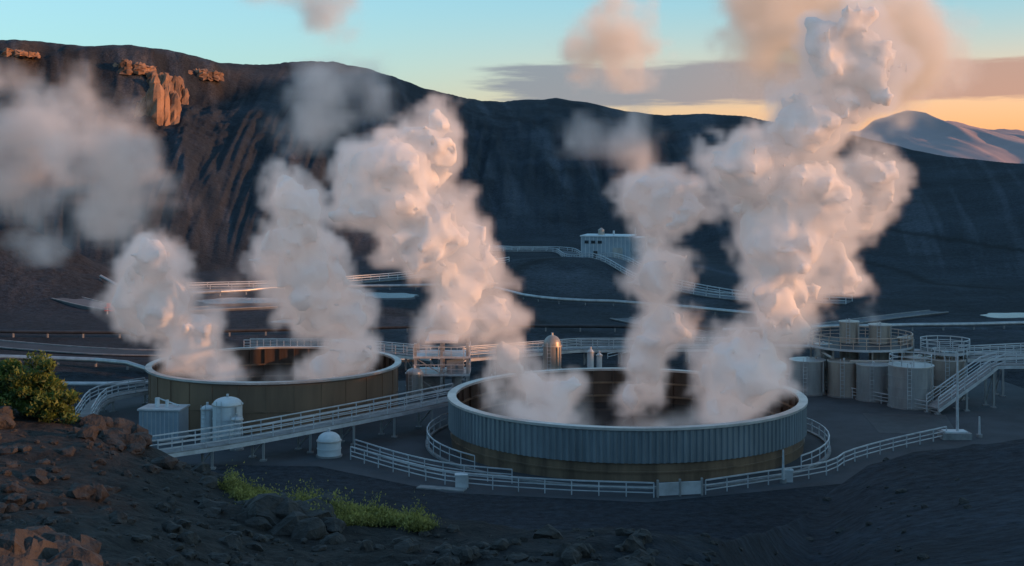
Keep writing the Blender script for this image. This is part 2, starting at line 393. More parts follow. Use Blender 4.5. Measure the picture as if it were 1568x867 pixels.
mb=MB(); P=[(17,142),(29,160),(56,160),(60,120),(41,122),(30,112),(26,107),(10,101),(-5,104),(-16,113),(-30,114),(-42,128),(-42,152),(0,160)]
mb.add([(x,y,.015) for x,y in P],[tuple(range(len(P)))],'asph'); mb.make('paved_yard')
mb=MB(); mb.add([(34,127,.03),(41,126,.03),(43,136,.03),(35,137,.03)],[(0,1,2,3)],'dark'); mb.make('asphalt_patch')

fr=catmull([(-13.6,115.6,0),(-8.6,109.8,0),(-4.2,106,0),(3.3,103.6,0),(10.6,102.5,0)],6)
railing('guard_railing',fr,step=2.1,th=.085)
fr2=catmull([(14.6,103.4,0),(19,106,0),(25.2,109.8,0),(28,114,0),(33,119,0),(39.4,124.4,0)],6)
railing('guard_railing',fr2,step=2.1,th=.085)
mb=MB(); mb.box((12.6,102.9,.6),(3.4,.12,.95),'galv',.2)
for i in(-1,0,1): mb.box((12.6+i*1.7,102.9+i*.34,.65),(.14,.2,1.3),'steel',.2)
mb.make('steel_gate')
railing('guard_railing',catmull([(-13.6,118.6,.0),(-8.8,112.6,0),(-4.6,108.9,0),(0,107,0)],5),step=2.1)
walkway('pipe_bridge_walkway',catmull([(-28.8,110,1.8),(-23,114.5,1.9),(-17.3,119.7,2.1),(-11,126,2.3),(-5.0,132.5,2.5)],5),w=2.0)
walkway('raised_walkway',catmull([(-40,128,1.0),(-41,137,1.5),(-37.6,142,1.6)],5),w=1.4)
walkway('raised_walkway',[(42.0,137,.6),(49.5,141,4.4),(53,141,4.4),(66,138,4.3)],w=1.6)
walkway('raised_walkway',[(48,146,4.3),(60,150,4.3),(75,152,4.3)],w=1.4)
railing('guard_railing',[(29.8,158,0),(33,152,0),(36,146,0),(41.6,137.5,0)],step=2)
railing('guard_railing',[(31.5,156,0),(35,148.5,0)],step=2)
walkway('raised_walkway',[(-6,158,2.6),(8,166,2.6),(30,170,2.2)],w=1.4)
walkway('raised_walkway',[(-34,176,1.3),(-20,170,2.0),(-9,160,2.4)],w=1.4)
railing('guard_railing',[(-5.5,146,0),(-2,143,0),(3,143,0)],step=2)
def vessel(name,x,y,r,h,k='steel',dome=0.0,rail=False,bands=3,z0=0,n=40,ladder=True):
    mb=MB(); pr=[(r+.12,0,'conc'),(r+.12,.15,'conc'),(r,.15,k)]
    for b in range(1,bands+1):
        z=h*b/(bands+1); pr+=[(r,z,k),(r+.04,z,k),(r+.04,z+.08,k),(r,z+.08,k)]
    pr+=[(r,h,'rim'),(r+.08,h,'rim'),(r+.08,h+.1,'rim'),(r*.98,h+.1,k)]
    if dome>0:
        for a in range(1,9): t=a/8*math.pi/2; pr.append((max(.02,r*.98*math.cos(t)),h+.1+dome*math.sin(t),k))
    else: pr.append((.02,h+.18,k))
    mb.lathe((x,y,z0),pr,n)
    top=z0+h+dome
    mb.tube((x,y,top),(x,y,top+.35),.12,'galv')
    if ladder:
        a=-1.9; lx,ly=x+(r+.15)*math.cos(a),y+(r+.15)*math.sin(a)
        for s in(-.2,.2): mb.beam((lx+s,ly,z0+.1),(lx+s,ly,z0+h+.5),.05,'galv')
        for i in range(int(h/.4)): mb.beam((lx-.2,ly,z0+.3+i*.4),(lx+.2,ly,z0+.3+i*.4),.04,'galv')
        px_=x+(r+.25)*math.cos(-.9); py_=y+(r+.25)*math.sin(-.9)
        mb.tube((px_,py_,z0+.4),(px_,py_,z0+h),.09,'steel')
    if rail:
        rp=[(x+(r-.1)*math.cos(t),y+(r-.1)*math.sin(t),z0+h+.1) for t in np.linspace(0,6.283,20)]
        rail_into(mb,rp,h=1,rails=(1,.5),step=1.2,th=.07)
    return mb.make(name)
vessel('storage_tank',32.1,149,1.9,3.6,'steel');vessel('storage_tank',35.7,147.5,1.7,3.7,'tan');vessel('storage_tank',38.2,145,1.75,3.7,'steel')
vessel('storage_tank',41.0,141,2.25,4.2,'steel',rail=True);vessel('storage_tank',46.4,146,1.8,4.1,'tan',rail=True);vessel('storage_tank',43.8,147.5,1.5,4.1,'tan')
vessel('process_column',37.6,153,1.05,7.3,'tan',bands=4);vessel('process_column',40.9,152.5,1.2,7.0,'tan',bands=4);vessel('process_column',34.5,152,1.0,4.9,'steel')
vessel('process_column',43.6,152,.8,5.6,'tan')
def platform(name,x,y,r,z,k='galv',n=8):
    mb=MB(); mb.lathe((x,y,z),[(.05,0,'dark'),(r,0,'galv'),(r,-.25,'galv'),(.05,-.25,'dark')],40)
    rp=[(x+r*math.cos(t),y+r*math.sin(t),z) for t in np.linspace(0,6.283,40)]
    rail_into(mb,rp,h=1.2,rails=(1.2,.8,.4),step=1.4,th=.08,k=k)
    for i in range(n):
        t=i/n*6.283; mb.beam((x+(r-.3)*math.cos(t),y+(r-.3)*math.sin(t),0),(x+(r-.3)*math.cos(t),y+(r-.3)*math.sin(t),z-.25),.16,'tan')
    return mb.make(name)
platform('round_service_platform',38.6,152.3,5.7,5.0,'orange')
platform('round_service_platform',46.6,147.6,2.6,4.9)
mb=MB()
for (a,b) in [((36,146,3.9),(44,146,3.9)),((33,149,2.6),(44,149,2.6)),((39,142.4,1.5),(46,144.2,1.5)),((34,150,4.3),(34,146,4.3))]: mb.tube(a,b,.14,'tan')
for x,y in((36,146),(44,146),(33,149),(44,149)): mb.tube((x,y,0),(x,y,4),.12,'tan')
mb.make('tank_farm_pipework')
vessel('vertical_silo',4.4,150,1.0,5.0,'tan',dome=1.1,bands=3)
vessel('pressure_vessel',-25.2,121.5,1.3,3.6,'white',dome=.6,bands=2);vessel('pressure_vessel',-27.2,122.5,.55,3.0,'white',dome=.3);vessel('pressure_vessel',-24.0,119.6,.5,2.6,'galv',dome=.2)
vessel('dome_water_tank',-15.6,117.0,1.0,1.3,'white',dome=.7,bands=1,ladder=False)
vessel('pressure_vessel',-10.4,146,.9,2.6,'steel',dome=.5,bands=1)
vessel('pressure_vessel',8.7,152,.35,4.0,'white',dome=.3,bands=1,ladder=False);vessel('pressure_vessel',9.7,152.4,.3,3.6,'white',dome=.2,bands=1,ladder=False)
mb=MB(); cx,cy=-31.6,124.5
mb.box((cx,cy,1.45),(3.7,2.6,2.6),'blueb',-.1); mb.box((cx,cy,2.82),(3.95,2.85,.14),'galv',-.1); mb.box((cx,cy,.08),(4.2,3.1,.16),'conc',-.1)
for i in range(9): mb.box((cx-1.6+i*.4,cy-1.33-(i-4)*.04,1.45),(.06,.06,2.4),'galv',-.1)
mb.tube((cx-.6,cy,2.9),(cx-.6,cy,3.7),.22,'white');mb.tube((cx+.3,cy,2.9),(cx+.3,cy,3.5),.16,'white')
mb.beam((cx-.6,cy,3.7),(cx+1.4,cy,3.0),.1,'white')
mb.make('equipment_container')
mb=MB(); cx,cy,w,dd=-7.6,150,5.6,4.6
for x in(-w/2,0,w/2):
    for y in(-dd/2,dd/2): mb.beam((cx+x,cy+y,0),(cx+x,cy+y,5.6),.28,'steel')
for z in(2.2,4.1): mb.box((cx,cy,z),(w+.5,dd+.5,.22),'galv')
mb.box((cx,cy,5.75),(w*.62,dd+.6,.2),'galv'); mb.box((cx,cy,6.2),(w*.5,dd*.7,.7),'white')
for z in(2.3,4.2):
    rail_into(mb,[(cx-w/2-.2,cy-dd/2-.2,z),(cx+w/2+.2,cy-dd/2-.2,z),(cx+w/2+.2,cy+dd/2,z)],step=1.4,h=1,rails=(1,.5),th=.07)
for s in(-1,1):
    mb.beam((cx,cy-dd/2,.1),(cx+s*w/2,cy-dd/2,2.1),.1,'steel');mb.beam((cx,cy-dd/2,2.3),(cx+s*w/2,cy-dd/2,4.0),.1,'steel')
mb.box((cx-1.2,cy,1.0),(2,3,2),'conc');mb.box((cx+1.4,cy,3.1),(1.8,2.6,1.6),'blueb');mb.tube((cx+1.6,cy-1,.1),(cx+1.6,cy-1,2),.55,'steel')
for i in range(8): mb.beam((cx+w/2+.5+i*.35,cy-1,.3+i*0.26),(cx+w/2+.5+i*.35,cy+0,.3+i*.26),.1,'galv')
mb.make('steel_service_tower')
def bld(x,y,z,w,d,h,rz=0.0):
    mb=MB(); c,s=math.cos(rz),math.sin(rz)
    def tr(a,b): return x+c*a-s*b,y+s*a+c*b
    mb.box((x,y,z+h/2-1),(w,d,h+2),'blueb',rz); mb.box((x,y,z+h+.12),(w+.4,d+.4,.24),'white',rz)
    for i in range(int(w/1.0)+1):
        a,b=tr(-w/2+.2+i*(w-.4)/int(w/1.0),-d/2-.02); mb.box((a,b,z+h/2),(.09,.1,h),'white',rz)
    a,b=tr(w*.25,-d/2-.05); mb.box((a,b,z+1.5),(2.4,.12,3.0),'steel',rz)
    a,b=tr(-w*.2,-d/2-.05); mb.box((a,b,z+1.1),(1.0,.12,2.1),'dark',rz)
    for i in range(3):
        a,b=tr(-w*.38+i*1.6,-d/2-.05); mb.box((a,b,z+h-1.3),(1.0,.12,.7),'glass',rz)
    return mb,tr
x=(932-784)/F*334; z=zat(x,330)
mb,tr=bld(x,334,z,12,9,5.6,-.25)
a,b=tr(7.6,1); mb.box((a,b,z+2.2),(3.4,6,6.0),'galv',-.25); mb.box((a,b,z+5.3),(3.7,6.3,.2),'white',-.25)
a,b=tr(-2,1); mb.tube((a,b,z+5.7),(a,b,z+7.0),.8,'tan',16); mb.tube((a,b,z+7.0),(a,b,z+7.5),.8,'tan',16,.1)
a,b=tr(1,1.5); mb.tube((a,b,z+5.7),(a,b,z+6.8),.25,'galv'); a,b=tr(6.2,2); mb.tube((a,b,z+5),(a,b,z+7.6),.12,'galv')
mb.box((x+1,332,z-.2),(20,16,.6),'conc',-.25)
mb.make('white_plant_building')
def road(name,P,w,k='road',rails=True,kerb='conc',sp=4):
    o,A,B=ribbon(name,catmull([(a,b,0) for a,b in P],8),w,k,kerb=kerb)
    if rails:
        for S in(A,B): railing('roadside_guardrail',S,step=sp,th=.14,rails=(1.1,.6),h=1.1)
road('access_road',[(-14,384),(0,382),(13,378),(16,345),(21,305),(28,272),(34,259),(43,244),(58,236)],5)
road('access_road',[(-62,262),(-45,268),(-30,281),(-13,290),(-2,300)],4,rails=True)
road('access_road',[(70,225),(48,206),(33,190),(22,205),(17,215)],3.5,rails=False)
road('access_road',[(-76,233),(-68,228),(-58,226),(-40,232)],5,rails=False)
road('access_road',[(-95,200),(-60,180),(-40,176),(-10,180),(20,178)],5,rails=False,k='asph')
P=[at(600,352,400),at(580,338,425),at(548,322,450)]
P=[(p[0],p[1],zat(p[0],p[1])+1.5) for p in P]
walkway('hillside_stair',P,w=3,legs=8,gz=P[0][2]-4)
railing('roadside_guardrail',[(q[0],q[1],zat(q[0],q[1])) for q in resample([(-45,430,0),(-20,405,0),(0,388,0)],5)],step=5,th=.2)
def pipeline(name,P,r=.3,k='galv',h=.8):
    mb=MB(); P=resample(catmull([(a,b,0) for a,b in P],6),5); P[:,2]=Z(P[:,0],P[:,1])+h
    for a,b in zip(P,P[1:]): mb.tube(a,b,r,k,8)
    for p in P: mb.beam(p-[0,0,h+.2],p,.2,'conc')
    return mb.make(name)
pipeline('steam_pipeline',[(-75,170),(-50,165),(-38,158),(-20,162),(0,172),(30,178),(60,170)],k='steel')
pipeline('steam_pipeline',[(-60,155),(-48,150),(-39,152)],.25)
pipeline('steam_pipeline',[(-90,196),(-60,192),(-30,196),(0,200),(40,196)],.25,'dark')
pipeline('steam_pipeline',[(-60,112),(-48,122),(-41,130)],.2)
pipeline('steam_pipeline',[(-75,250),(-55,243),(-30,262),(-8,262),(6,240),(22,232),(40,215)],.3,'steel')
pipeline('steam_pipeline',[(30,195),(55,200),(80,205),(110,215)],.3,'steel')
railing('roadside_guardrail',[(12,172,0),(24,190,0),(33,182,0)],step=3,th=.1)
def pool(name,x,y,a,b,seed):
    r=np.random.default_rng(seed); n=60; th=np.linspace(0,6.283,n,endpoint=False); q=1+.22*np.sin(th*2+r.uniform(0,6))+.13*np.sin(th*3+r.uniform(0,6))+.07*np.sin(th*7+r.uniform(0,6))
    X=x+a*q*np.cos(th);Y=y+b*q*np.sin(th); gx,gy=np.meshgrid(np.linspace(x-a,x+a,9),np.linspace(y-b,y+b,9)); z=float(np.max(Z(gx,gy)))+.05
    mb=MB(); mb.add([(X[i],Y[i],z) for i in range(n)],[tuple(range(n))],'silica'); X2=x+(X-x)*1.12;Y2=y+(Y-y)*1.12
    mb.add([(X[i],Y[i],z+.02) for i in range(n)]+[(X2[i],Y2[i],z-1.2) for i in range(n)],[(i,(i+1)%n,n+(i+1)%n,n+i) for i in range(n)],'road',True); mb.make(name)
pool('silica_pool',-23,248,6,5,1); pool('silica_pool',-44,236,9,6,2); pool('silica_pool',82,222,6,4,3); pool('silica_pool',-30,215,7,4,4)
def pole(name,x,y,h,r=.09,lamp=True):
    mb=MB(); z=zat(x,y); mb.lathe((x,y,z),[(r*3,0,'conc'),(r*3,.3,'conc'),(r*1.3,.3,'galv'),(r*.8,h,'galv'),(.01,h,'galv')],12)
    if lamp: mb.beam((x,y,z+h),(x-.9,y,z+h+.15),.08,'galv'); mb.box((x-1.1,y,z+h+.12),(.6,.25,.12),'white')
    return mb.make(name)
pole('lamp_post',40.4,124.4,7.8,.11); pole('marker_post',42.6,125,1.9,.09,False); pole('marker_post',21.2,107.2,2.6,.09,False)
mb=MB(); mb.box((40.2,124.6,.3),(2.6,1.8,.6),'conc'); mb.box((40.2,124.6,.65),(2.0,1.2,.12),'white'); mb.make('concrete_plinth')
mb=MB(); mb.box((-3.9,105.6,.5),(.9,.6,1.0),'galv'); mb.box((-3.9,105.6,1.04),(1.0,.7,.08),'white'); mb.box((-5.4,105.2,.05),(3.8,.9,.1),'conc',-.3); mb.make('control_cabinet')
mb=MB(); mb.box((21.6,107.6,.45),(.8,.5,.9),'galv'); mb.box((21.6,107.6,.94),(.9,.6,.08),'white'); mb.make('control_cabinet')
mb=MB(); x0,y0=-65.5,222.; z0=zat(x0,y0)
for i in range(3): mb.beam((x0+i*1.6,y0,z0),(x0+i*1.6,y0,z0+1.2),.15,'white')
for z in(.6,1.05): mb.beam((x0-.4,y0-.15,z0+z),(x0+3.6,y0-.15,z0+z),.15,'red')
mb.box((x0+.2,y0,z0+1.5),(.6,.12,.6),'red'); mb.make('red_road_barrier')

# ---------------------------------------------------------------- vegetation + rocks
def leaves_mesh(name,C,S,key,tone,parent=None,up=.0):
    n=len(C); a=rng.normal(size=(n,3)); a[:,2]=np.abs(a[:,2])*(1+up)+up; a/=np.linalg.norm(a,axis=1)[:,None]
    b=rng.normal(size=(n,3)); b-=a*(a*b).sum(1)[:,None]; b/=np.linalg.norm(b,axis=1)[:,None]
    S=S[:,None]; v=np.stack([C-b*S*.4,C+a*S*.55-b*S*.1,C+a*S*1.1,C+b*S*.4+a*S*.3],1).reshape(-1,3)
    me=bpy.data.meshes.new(name); me.from_pydata(v.tolist(),[],np.arange(4*n).reshape(-1,4).tolist())
    t=me.attributes.new('tone','FLOAT','POINT'); t.data.foreach_set('value',np.repeat(tone,4).astype(np.float32))
    me.materials.append(M[key]); o=bpy.data.objects.new(name,me); scn.collection.objects.link(o)
    if parent:o.parent=parent
    return o
def bush(name,x,y,w,h,n=9000,key='leaf',ls=.16,seed=1):
    r=np.random.default_rng(seed); z=zat(x,y)-.2; mb=MB(); e=bpy.data.objects.new(name,None); scn.collection.objects.link(e)
    tips=[]
    for i in range(9):
        a=r.uniform(0,6.28); q=np.array([x+math.cos(a)*w*r.uniform(.1,.4),y+math.sin(a)*w*r.uniform(.1,.4),z+h*r.uniform(.4,.8)])
        mb.tube((x,y,z),(x+(q[0]-x)*.4,y+(q[1]-y)*.4,z+(q[2]-z)*.55),.13,'bark',7,.08); mb.tube((x+(q[0]-x)*.4,y+(q[1]-y)*.4,z+(q[2]-z)*.55),q,.08,'bark',6,.02); tips.append(q)
    mb.make('limbs',e)
    cl=[np.array([x,y,z+h*.5])+np.array([r.uniform(-.5,.5)*w,r.uniform(-.4,.4)*w,r.uniform(-.35,.45)*h*(1)]) for _ in range(26)]+tips
    cl=np.array(cl); idx=r.integers(0,len(cl),n); d=r.normal(size=(n,3)); d/=np.linalg.norm(d,axis=1)[:,None]
    rad=(w*.13*(.6+.8*r.random(len(cl))))[idx]; C=cl[idx]+d*(rad*(r.random(n)**.4))[:,None]*np.array([1,1,.75])
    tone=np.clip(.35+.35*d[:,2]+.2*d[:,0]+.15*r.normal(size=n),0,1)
    leaves_mesh('foliage',C,ls*(.6+.8*r.random(n)),key,tone,e); return e
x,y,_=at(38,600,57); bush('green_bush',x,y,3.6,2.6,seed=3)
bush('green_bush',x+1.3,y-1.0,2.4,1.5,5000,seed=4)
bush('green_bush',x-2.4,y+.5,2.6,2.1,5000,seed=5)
Cs=[];Ss=[];To=[]
r=np.random.default_rng(11)
for i in range(230):
    f=r.random(); px=345+f*310; d=np.interp(px,[340,400,520,660],[51.5,49.8,47.5,45.4])-r.uniform(-1,2.6)*(.35+1*math.sin(min(1,f*1.3)*3.14))
    x=(px-784)/F*d; z=zat(x,d); rr=r.uniform(.18,.5); hh=r.uniform(.15,.42) if r.random()<.93 else .9; n=190
    q=r.normal(size=(n,3))*np.array([rr*.5,rr*.5,hh*.35]); q[:,2]=np.abs(q[:,2])+.03
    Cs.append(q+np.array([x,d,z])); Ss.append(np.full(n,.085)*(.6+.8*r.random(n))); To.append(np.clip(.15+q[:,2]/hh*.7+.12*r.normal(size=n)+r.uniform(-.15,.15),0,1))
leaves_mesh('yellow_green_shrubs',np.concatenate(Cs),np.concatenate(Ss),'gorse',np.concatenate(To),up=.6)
bm=bmesh.new(); bmesh.ops.create_icosphere(bm,subdivisions=2,radius=1); IV=np.array([v.co[:] for v in bm.verts]); IF=[tuple(v.index for v in f.verts) for f in bm.faces]; bm.free()
def rocks(name,items,k='rock'):
    mb=MB()
    for (x,y,s) in items:
        r=random.random()*50; n=fbm(IV[:,0]*1.3+r,IV[:,1]*1.3+r,IV[:,2]*1.3,3); c=np.sign(n)*np.abs(n)**.7
        V=IV*(1+.55*c[:,None])*np.array([random.uniform(.8,1.3),random.uniform(.8,1.3),random.uniform(.55,.95)])*s
        mb.add(V+np.array([x,y,zat(x,y)+s*.15]),IF,k)
    return mb.make(name)
it=[]
for i in range(130):
    px=random.uniform(-80,520); t=float(T(px)); dc=float(np.interp(t,nA,nD)); d=random.uniform(20,dc); it.append((t*d,d,random.uniform(.16,.42)*d/45))
for i in range(45):
    px=random.uniform(-80,150); d=random.uniform(20.5,25); it.append((float(T(px))*d,d,random.uniform(.2,.5)))
for i in range(28):
    px=random.uniform(560,1000); d=random.uniform(38,43); it.append((float(T(px))*d,d,random.uniform(.12,.4)))
for i in range(1300):
    px=random.uniform(-150,1500) if random.random()<.6 else random.uniform(-150,500); t=float(T(px)); dc=float(np.interp(t,nA,nD)); d=random.uniform(20,dc+1)
    it.append((t*d,d,random.choice([.03,.04,.05,.06,.08,.1,.12,.2])*random.uniform(.7,1.4)))
for i in range(60):
    px=random.uniform(-60,140); d=random.uniform(22,27); it.append((float(T(px))*d,d,random.uniform(.15,.5)))
for i in range(40):
    px=random.uniform(560,1150); d=random.uniform(37,41); it.append((float(T(px))*d,d,random.uniform(.1,.35)))
for i in range(24):
    px=random.uniform(130,215); d=random.uniform(54,57); it.append((float(T(px))*d,d,random.uniform(.2,.55)))
for i in range(16):
    px=random.uniform(390,500); d=random.uniform(43,48); it.append((float(T(px))*d,d,random.uniform(.3,.8)))
rocks('lava_rocks',it)

# ---------------------------------------------------------------- steam
def steam_mat(name,dens,emis,step,col=(.99,.99,.99),ec=(1,.82,.80)):
    m=bpy.data.materials.new(name);m.use_nodes=True;N=m.node_tree.nodes;N.clear()
    o=N.new('ShaderNodeOutputMaterial');v=N.new('ShaderNodeVolumePrincipled')
    v.inputs['Color'].default_value=(*col,1);v.inputs['Density'].default_value=dens;v.inputs['Anisotropy'].default_value=.0
    m.node_tree.links.new(v.outputs[0],o.inputs['Volume'])
    a=N.new('ShaderNodeAttribute');a.attribute_name='density'
    mu=N.new('ShaderNodeMath');mu.operation='MULTIPLY';mu.inputs[1].default_value=emis*dens  # steam glows with its density, standing in for multiply scattered skylight
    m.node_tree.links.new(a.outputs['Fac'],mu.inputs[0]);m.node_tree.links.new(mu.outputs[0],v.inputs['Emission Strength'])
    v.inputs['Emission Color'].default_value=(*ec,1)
    try: m.cycles.volume_step_rate=step
    except Exception as e: print(e)
    return m
SM=steam_mat('dense_steam',.85,.20,2.5); SW=steam_mat('thin_steam',.40,.11,2.5); SO=steam_mat('high_steam_sunset_glow',.6,.22,2.5,ec=(1,.66,.47)); SB=steam_mat('low_steam',.45,.18,2.5,ec=(.93,.9,1))  # SO: sunset glow painted into the cloud steam as orange emission
CORE,nt,b=new_mat('steam_core'); b.inputs['Base Color'].default_value=(.92,.91,.91,1); b.inputs['Roughness'].default_value=1; b.inputs['Specular IOR Level'].default_value=0
N=nt.nodes;L=nt.links; tr=N.new('ShaderNodeBsdfTranslucent'); tr.inputs['Color'].default_value=(.90,.87,.85,1); mx=N.new('ShaderNodeMixShader'); mx.inputs[0].default_value=.25
L.new(b.outputs[0],mx.inputs[1]);L.new(tr.outputs[0],mx.inputs[2]);L.new(mx.outputs[0],N['Material Output'].inputs['Surface'])
def gather(D,x,y,z):
    nz,ny,nx=D.shape; x=np.clip(x,0,nx-1.001);y=np.clip(y,0,ny-1.001);z=np.clip(z,0,nz-1.001)
    i=x.astype(int);j=y.astype(int);k=z.astype(int);fx=x-i;fy=y-j;fz=z-k
    def L(a,b,t): return a+(b-a)*t
    return L(L(L(D[k,j,i],D[k,j,i+1],fx),L(D[k,j+1,i],D[k,j+1,i+1],fx),fy),L(L(D[k+1,j,i],D[k+1,j,i+1],fx),L(D[k+1,j+1,i],D[k+1,j+1,i+1],fx),fy),fz)
def steam(name,nodes,material,vox=.4,edge=1.0,amp=.9,nscale=.35,kids=16,erode=0.0,seed=0,dy=.3,core=0.0,warp=1.3):
    # nodes: successive puffs (x,y,z,r) in metres along one plume
    r=np.random.default_rng(seed); S=[]
    nd=[np.array(n,float) for n in nodes]
    for a,b in zip(nd,nd[1:]+[nd[-1]]):
        L=np.linalg.norm(b[:3]-a[:3]); k=max(1,int(L/(.6*min(a[3],b[3]))))
        for j in range(k):
            p=a+(b-a)*j/k; c=p[:3]+r.normal(size=3)*p[3]*np.array([.22,dy,.2]); S.append((c,p[3]*r.uniform(.6,1.0)))
    S2=[]
    for c,q in S:
        for _ in range(kids):
            d=r.normal(size=3); d/=np.linalg.norm(d); rr=q*r.uniform(.2,.45); S2.append((c+d*q*r.uniform(.75,1.0),rr))
            for _ in range(4):
                e=d+r.normal(size=3)*.7; e/=np.linalg.norm(e); S2.append((c+d*q*.9+e*rr*.9,rr*r.uniform(.3,.6)))
    S=S+S2
    lo=np.min([c-q for c,q in S],0)-edge-amp*.5; hi=np.max([c+q for c,q in S],0)+edge+amp*.5
    lo[2]=max(lo[2],min(n[2] for n in nodes)-nodes[0][3]*.7)
    dim=np.maximum(4,np.ceil((hi-lo)/vox).astype(int)+1); nx,ny,nz=dim; hi=lo+(dim-1)*vox
    D=np.full((nz,ny,nx),-3.0,np.float32); ax=[lo[i]+np.arange(dim[i])*vox for i in range(3)]
    for c,q in S:
        a=np.maximum(0,np.floor((c-q-1.5-lo)/vox).astype(int)); b=np.minimum(dim,np.ceil((c+q+1.5-lo)/vox).astype(int)+1)
        if np.any(b<=a): continue
        gx=ax[0][a[0]:b[0]][None,None,:]-c[0];gy=ax[1][a[1]:b[1]][None,:,None]-c[1];gz=ax[2][a[2]:b[2]][:,None,None]-c[2]
        dd=q-np.sqrt(gx*gx+gy*gy+gz*gz); sl=D[a[2]:b[2],a[1]:b[1],a[0]:b[0]]; np.maximum(sl,dd,out=sl)
    act=D>-2.2; iz,iy,ix=np.nonzero(act)
    px_,py_,pz_=ax[0][ix],ax[1][iy],ax[2][iz]
    wx=fbm(px_*.2,py_*.2,pz_*.2+seed,3);wy=fbm(px_*.2+40,py_*.2,pz_*.2,2);wz=fbm(px_*.2,py_*.2+70,pz_*.2,3)
    W=warp*1.6/vox
    dv=gather(D,ix+wx*W,iy+wy*W,iz+wz*W)
    X=px_*nscale;Y=py_*nscale;Zp=pz_*nscale
    n=fbm(X+wx,Y+wy,Zp-wz+seed,4); bil=1-2.2*np.abs(fbm(X*1.9+5,Y*1.9+wx,Zp*1.9,3))
    d=dv+amp*(.7*n+.45*bil)-erode*(0.5+.9*n)
    dn=np.clip(d/edge,0,1); dn=dn*dn*(3-2*dn)
    if erode>0: dn=dn*np.clip(.55+1.1*fbm(X*.8+9,Y*.8,Zp*.8+3,3),0,1)
    if core>0: dn=np.clip(d/(edge*1.6),0,1)
    G=np.zeros((nz,ny,nx),np.float32); G[act]=dn
    me=bpy.data.meshes.new(name); me.vertices.add(G.size); at_=me.attributes.new('d','FLOAT','POINT'); at_.data.foreach_set('value',G.ravel())
    co=np.zeros((G.size,3),np.float32); co[:]=lo; co[-1]=hi; me.vertices.foreach_set('co',co.ravel())
    o=bpy.data.objects.new(name,me); scn.collection.objects.link(o)
    ng=bpy.data.node_groups.new(name+'_grid','GeometryNodeTree')
    ng.interface.new_socket('Geometry',in_out='INPUT',socket_type='NodeSocketGeometry'); ng.interface.new_socket('Geometry',in_out='OUTPUT',socket_type='NodeSocketGeometry')
    N=ng.nodes;Lk=ng.links; gi=N.new('NodeGroupInput');go=N.new('NodeGroupOutput')
    vc=N.new('GeometryNodeVolumeCube'); vc.inputs['Min'].default_value=lo;vc.inputs['Max'].default_value=hi
    vc.inputs['Resolution X'].default_value=int(nx);vc.inputs['Resolution Y'].default_value=int(ny);vc.inputs['Resolution Z'].default_value=int(nz)
    pos=N.new('GeometryNodeInputPosition'); sx=N.new('ShaderNodeSeparateXYZ'); Lk.new(pos.outputs[0],sx.inputs[0])
    def m(op,a,b=None,c=None):
        q=N.new('ShaderNodeMath');q.operation=op
        for i,v in enumerate((a,b,c)):
            if v is None: continue
            if hasattr(v,'is_linked'): Lk.new(v,q.inputs[i])
            else: q.inputs[i].default_value=float(v)
        return q.outputs[0]
    I=[m('MINIMUM',m('MAXIMUM',m('ROUND',m('DIVIDE',m('SUBTRACT',sx.outputs[i],lo[i]),vox)),0),dim[i]-1) for i in range(3)]
    idx=m('MULTIPLY_ADD',m('MULTIPLY_ADD',I[2],ny,I[1]),nx,I[0]); idx=m('ADD',idx,.25)
    na=N.new('GeometryNodeInputNamedAttribute');na.data_type='FLOAT';na.inputs['Name'].default_value='d'
    si=N.new('GeometryNodeSampleIndex');si.data_type='FLOAT';si.domain='POINT';Lk.new(gi.outputs[0],si.inputs['Geometry'])
    Lk.new(na.outputs[0],si.inputs['Value']);Lk.new(idx,si.inputs['Index']);Lk.new(si.outputs[0],vc.inputs['Density'])
    sm=N.new('GeometryNodeSetMaterial');sm.inputs['Material'].default_value=material
    Lk.new(vc.outputs[0],sm.inputs['Geometry'])
    if core>0:
        v2=N.new('GeometryNodeVolumeToMesh'); v2.inputs['Threshold'].default_value=core; Lk.new(vc.outputs[0],v2.inputs['Volume'])
        ss=N.new('GeometryNodeSetShadeSmooth'); Lk.new(v2.outputs[0],ss.inputs[0])
        s2=N.new('GeometryNodeSetMaterial');s2.inputs['Material'].default_value=CORE;Lk.new(ss.outputs[0],s2.inputs['Geometry'])
        j=N.new('GeometryNodeJoinGeometry');Lk.new(sm.outputs[0],j.inputs[0])
        Lk.new(s2.outputs[0],j.inputs[0]);Lk.new(j.outputs[0],go.inputs[0])
        me.materials.append(CORE)
    else: Lk.new(sm.outputs[0],go.inputs[0])
    o.modifiers.new('grid','NODES').node_group=ng; me.materials.append(material)
    return o
def pl(L,d,g=1.0):
    out=[]
    for n in L:
        dd=n[3] if len(n)>3 else d; x,y,z=at(n[0],n[1],dd); out.append((x,y,z,n[2]/F*dd*g))
    return out
K=dict(core=.74,edge=1.0,amp=1.5,warp=1.1,vox=.38,kids=20)
steam('steam_plume',pl([(850,622,34),(800,600,42),(770,548,46),(745,505,44),(712,460,60),(700,400,80),(665,350,72),(625,280,82),(650,215,70),(665,180,52)],124),SM,seed=1,**K)
steam('steam_plume',pl([(960,612,40),(1000,590,36),(985,540,44),(1005,500,46),(1018,460,40),(1028,415,38),(1015,365,30),(1005,315,44),(1050,298,36)],132),SM,seed=2,**K)
steam('steam_plume',pl([(1090,622,34),(1140,600,50),(1145,550,62),(1170,500,64),(1205,460,74),(1205,405,82),(1245,340,66),(1235,290,68),(1190,235,68),(1235,180,74),(1295,120,74)],124),SM,seed=3,**K)
steam('steam_plume',pl([(1290,420,38),(1285,360,46),(1330,290,54),(1345,240,40)],128),SM,seed=8,**K)
steam('steam_plume',pl([(360,575,34),(320,555,48),(285,515,60),(255,455,76),(250,405,70)],139),SM,seed=4,**K)
